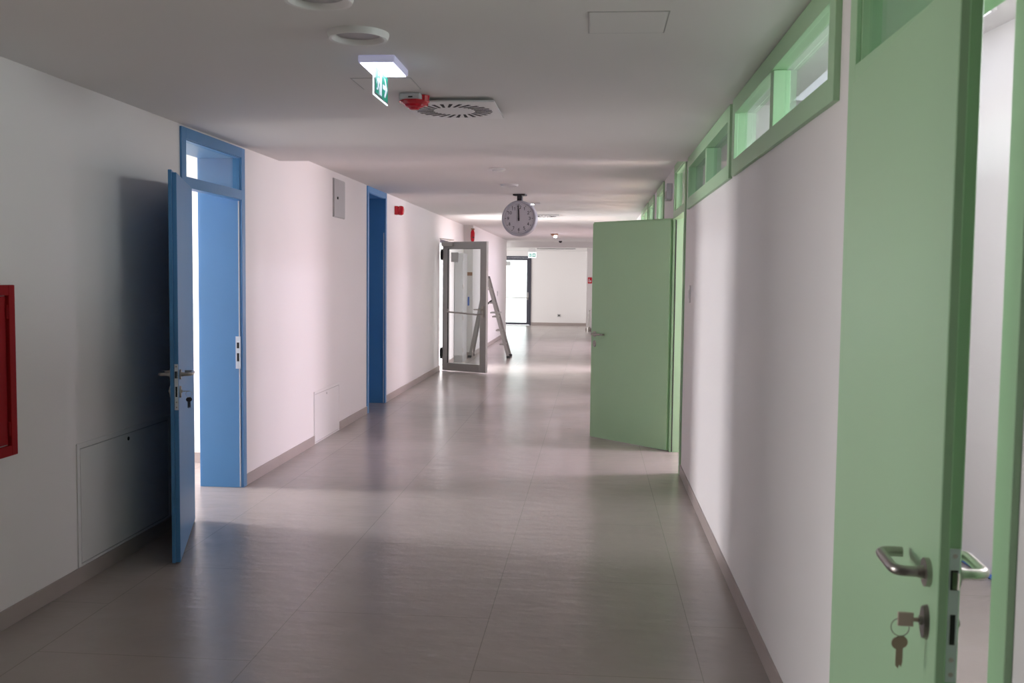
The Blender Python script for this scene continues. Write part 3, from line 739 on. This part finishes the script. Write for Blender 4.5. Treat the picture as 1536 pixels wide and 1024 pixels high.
# ------------------------------------------------------------------ aluminium step ladder
r = thing('step_ladder', (-2.0, 19.1, 0), 'aluminium step ladder standing open behind the glass door', 'ladder')
def rail(p, q, w=.027, dp=.022):
    p, q = Vector(p), Vector(q); dd = (q-p).normalized(); ux = Vector((0, 1, 0)); uz = dd.cross(ux).normalized()
    b = MB(); vs = []
    for e in (p, q):
        for s1, s2 in ((-1, -1), (1, -1), (1, 1), (-1, 1)): vs.append(b.bm.verts.new(e + ux*dp/2*s1 + uz*w*s2))
    for f in ((3,2,1,0), (4,5,6,7), (0,1,5,4), (1,2,6,5), (2,3,7,6), (3,0,4,7)): b.bm.faces.new([vs[i] for i in f])
    return b
top = 1.56
for yy in (18.92, 19.40):
    rl = rail((-1.625, yy, .03), (-2.055, yy+(19.16-yy)*.35, top)).done('front_rail', 'bright', r)
    MB().box((-1.655, yy-.02, 0), (-1.585, yy+.02, .045)).done('foot', 'rubber', rl)
    rl = rail((-2.365, yy-.02, .03), (-2.075, yy+(19.16-yy)*.35, top)).done('rear_rail', 'bright', r)
    MB().box((-2.405, yy-.04, 0), (-2.335, yy, .045)).done('foot', 'rubber', rl)
for k in range(5):
    f = .17 + k*.17; xx = -1.625 + (-2.055+1.625)*f; zz = top*f; sh = f*.35
    MB().box((xx-.10, 18.92+.24*sh, zz-.012), (xx+.01, 19.40-.24*sh, zz+.012)).done('step', 'bright', r, bevel=.003)
for yy in (19.0, 19.32):
    MB().tube([(-1.955, yy, 1.12), (-2.13, yy, .98)], .010, 8).done('brace', 'dark', r)
MB().box((-1.985, 18.97, .86), (-1.80, 19.35, .885)).done('tray', 'greymetal', r)
MB().box((-2.10, 19.0, top-.02), (-2.03, 19.32, top+.02)).done('cap', 'rubber', r, bevel=.004)

# ------------------------------------------------------------------ side-room details in view
tag(MB().box((-4.2, 7.35, 2.60), (-2.95, 7.60, 2.85)).done('trim_1', 'ceil'), 'white boxed beam inside the blue room', 'beam', kind='structure')
r = thing('ceiling_lamp', (-3.6, 7.1, 2.76), 'white linear lamp on the ceiling seen through the blue transom', 'ceiling lamp')
MB().box((-4.2, 6.75, 2.74), (-3.25, 6.90, 2.85)).done('housing', 'greymetal', r, bevel=.004)
MB().box((-4.18, 6.765, 2.732), (-3.27, 6.885, 2.74)).done('diffuser', 'plasticwhite', r)
for i, (yy, lab) in enumerate(((2.3, 'lit white ceiling panel beside the nearest green door opening'), (5.1, 'lit white ceiling panel seen at the top of the near door gap'), (6.4, 'lit white ceiling panel seen through the nearest high window'))):
    r = thing('ceiling_panel', (1.75, yy, 2.9), lab, 'ceiling lamp', 'ceiling panels of the narrow room')
    MB().box((1.42, yy, 2.885), (1.95, yy+1.15, 2.90)).done('frame', 'whitemetal', r)
    MB().box((1.44, yy+.02, 2.882), (1.93, yy+1.13, 2.885)).done('diffuser', 'panelled', r)
tag(MB().tube([(2.13, 5.0, .012), (2.075, 5.55, .012), (2.0, 6.2, .012)], .012, 8).done('cable', 'bluecable', smooth=True), 'blue cable lying along the wall in the narrow room', 'cable')

# ------------------------------------------------------------------ daylight
def area(name, loc, aim, sx, sy, power, col):
    l = bpy.data.lights.new(name, 'AREA'); l.shape = 'RECTANGLE'; l.size = sx; l.size_y = sy; l.energy = power; l.color = col
    o = bpy.data.objects.new(name, l); COL.objects.link(o); o.location = loc
    o.rotation_euler = Vector(aim).to_track_quat('-Z', 'Y').to_euler()
    return o
SKY = (.80, .86, 1.0); SUNNY = (1.0, .95, .92)
LILAC = (.82, .77, 1.0); WARM = (1.0, .58, .44)
def window_light(name, x, inward, ya, yb, za, zb, sky, ground, skycol=LILAC, groundcol=WARM):
    # a window gives cool light from the sky, slanting down, and warm light off the sunny ground, slanting up
    yc = (ya+yb)/2; zm = (za+zb)/2; h = (zb-za)/2
    area(name+'_sky', (x, yc, zm+h/2), (inward, 0, -.5), yb-ya, h, sky, skycol)
    area(name+'_ground', (x, yc, zm-h/2), (inward, 0, .30), yb-ya, h, ground, groundcol)
window_light('daylight_blue_room', -7.1, 1, 6.58, 7.37, .87, 2.57, 128, 36, (.95, .94, 1.0), (1.0, .84, .76))
window_light('daylight_green_room', 3.6, -1, 8.38, 9.02, .78, 2.58, 64, 25)
window_light('daylight_green_room_middle', 3.6, -1, 10.78, 11.42, .78, 2.58, 18, 5)
window_light('daylight_green_room_third', 3.6, -1, 12.28, 12.97, .78, 2.58, 44, 24)
window_light('daylight_green_room_added', 3.6, -1, 15.63, 17.27, .78, 2.58, 110, 55)  # added window out of view, shining through the unseen doorway
window_light('daylight_rear_room', -6.1, 1, 1.24, 2.76, .87, 2.57, 24, 48, (.80, .87, 1.0), (1.0, .90, .84))
area('daylight_narrow_room_high', (2.62, 3.5, 2.44), (-1, .0, -.12), 1.16, .74, 32, (.97, .95, 1.0))
window_light('daylight_added_hall', 3.6, -1, 20.45, 24.35, .78, 2.58, 70, 26)  # added window of the unseen hall
area('daylight_lobby', (-6.75, 29.7, 1.3), (1, 0, .25), 4.9, 1.9, 66, (1.0, .95, .94))
area('daylight_glass_door', (-3.6, 16.7, 1.1), (1, 0, -.2), .9, 1.9, 75, (1, 1, 1))

w = bpy.data.worlds.new('World'); S.world = w; w.use_nodes = True
nt = w.node_tree; bg = nt.nodes['Background']
bg.inputs['Color'].default_value = (.95, .97, 1.0, 1); bg.inputs['Strength'].default_value = 1.3

# ------------------------------------------------------------------ camera
yaw, pitch, roll, fpx = .081744, -.064446, .010868, 1477.43
rt = Vector((math.cos(yaw), math.sin(yaw), 0)); fw = Vector((-math.sin(yaw), math.cos(yaw), 0)); up = Vector((0, 0, 1))
f2 = fw*math.cos(pitch) + up*math.sin(pitch); u2 = up*math.cos(pitch) - fw*math.sin(pitch)
r3 = rt*math.cos(roll) + u2*math.sin(roll); u3 = u2*math.cos(roll) - rt*math.sin(roll)
cam = bpy.data.cameras.new('camera'); co = bpy.data.objects.new('camera', cam); COL.objects.link(co)
mat = Matrix.Identity(4)
for i in range(3): mat[i][0], mat[i][1], mat[i][2] = r3[i], u3[i], -f2[i]
mat[0][3], mat[1][3], mat[2][3] = 0, 0, 1.55
co.matrix_world = mat
cam.sensor_width = 36; cam.lens = fpx/1536*36; cam.clip_start = .05
cam.dof.use_dof = True; cam.dof.focus_distance = 7.5; cam.dof.aperture_fstop = 7.0
S.camera = co
S.view_settings.view_transform = 'Standard'; S.view_settings.look = 'None'; S.view_settings.gamma = 1.0
S.view_settings.use_curve_mapping = False; S.view_settings.exposure = 1.34
S.cycles.diffuse_bounces = 8; S.cycles.max_bounces = 14; S.cycles.transparent_max_bounces = 16
S.cycles.sample_clamp_indirect = 4.0
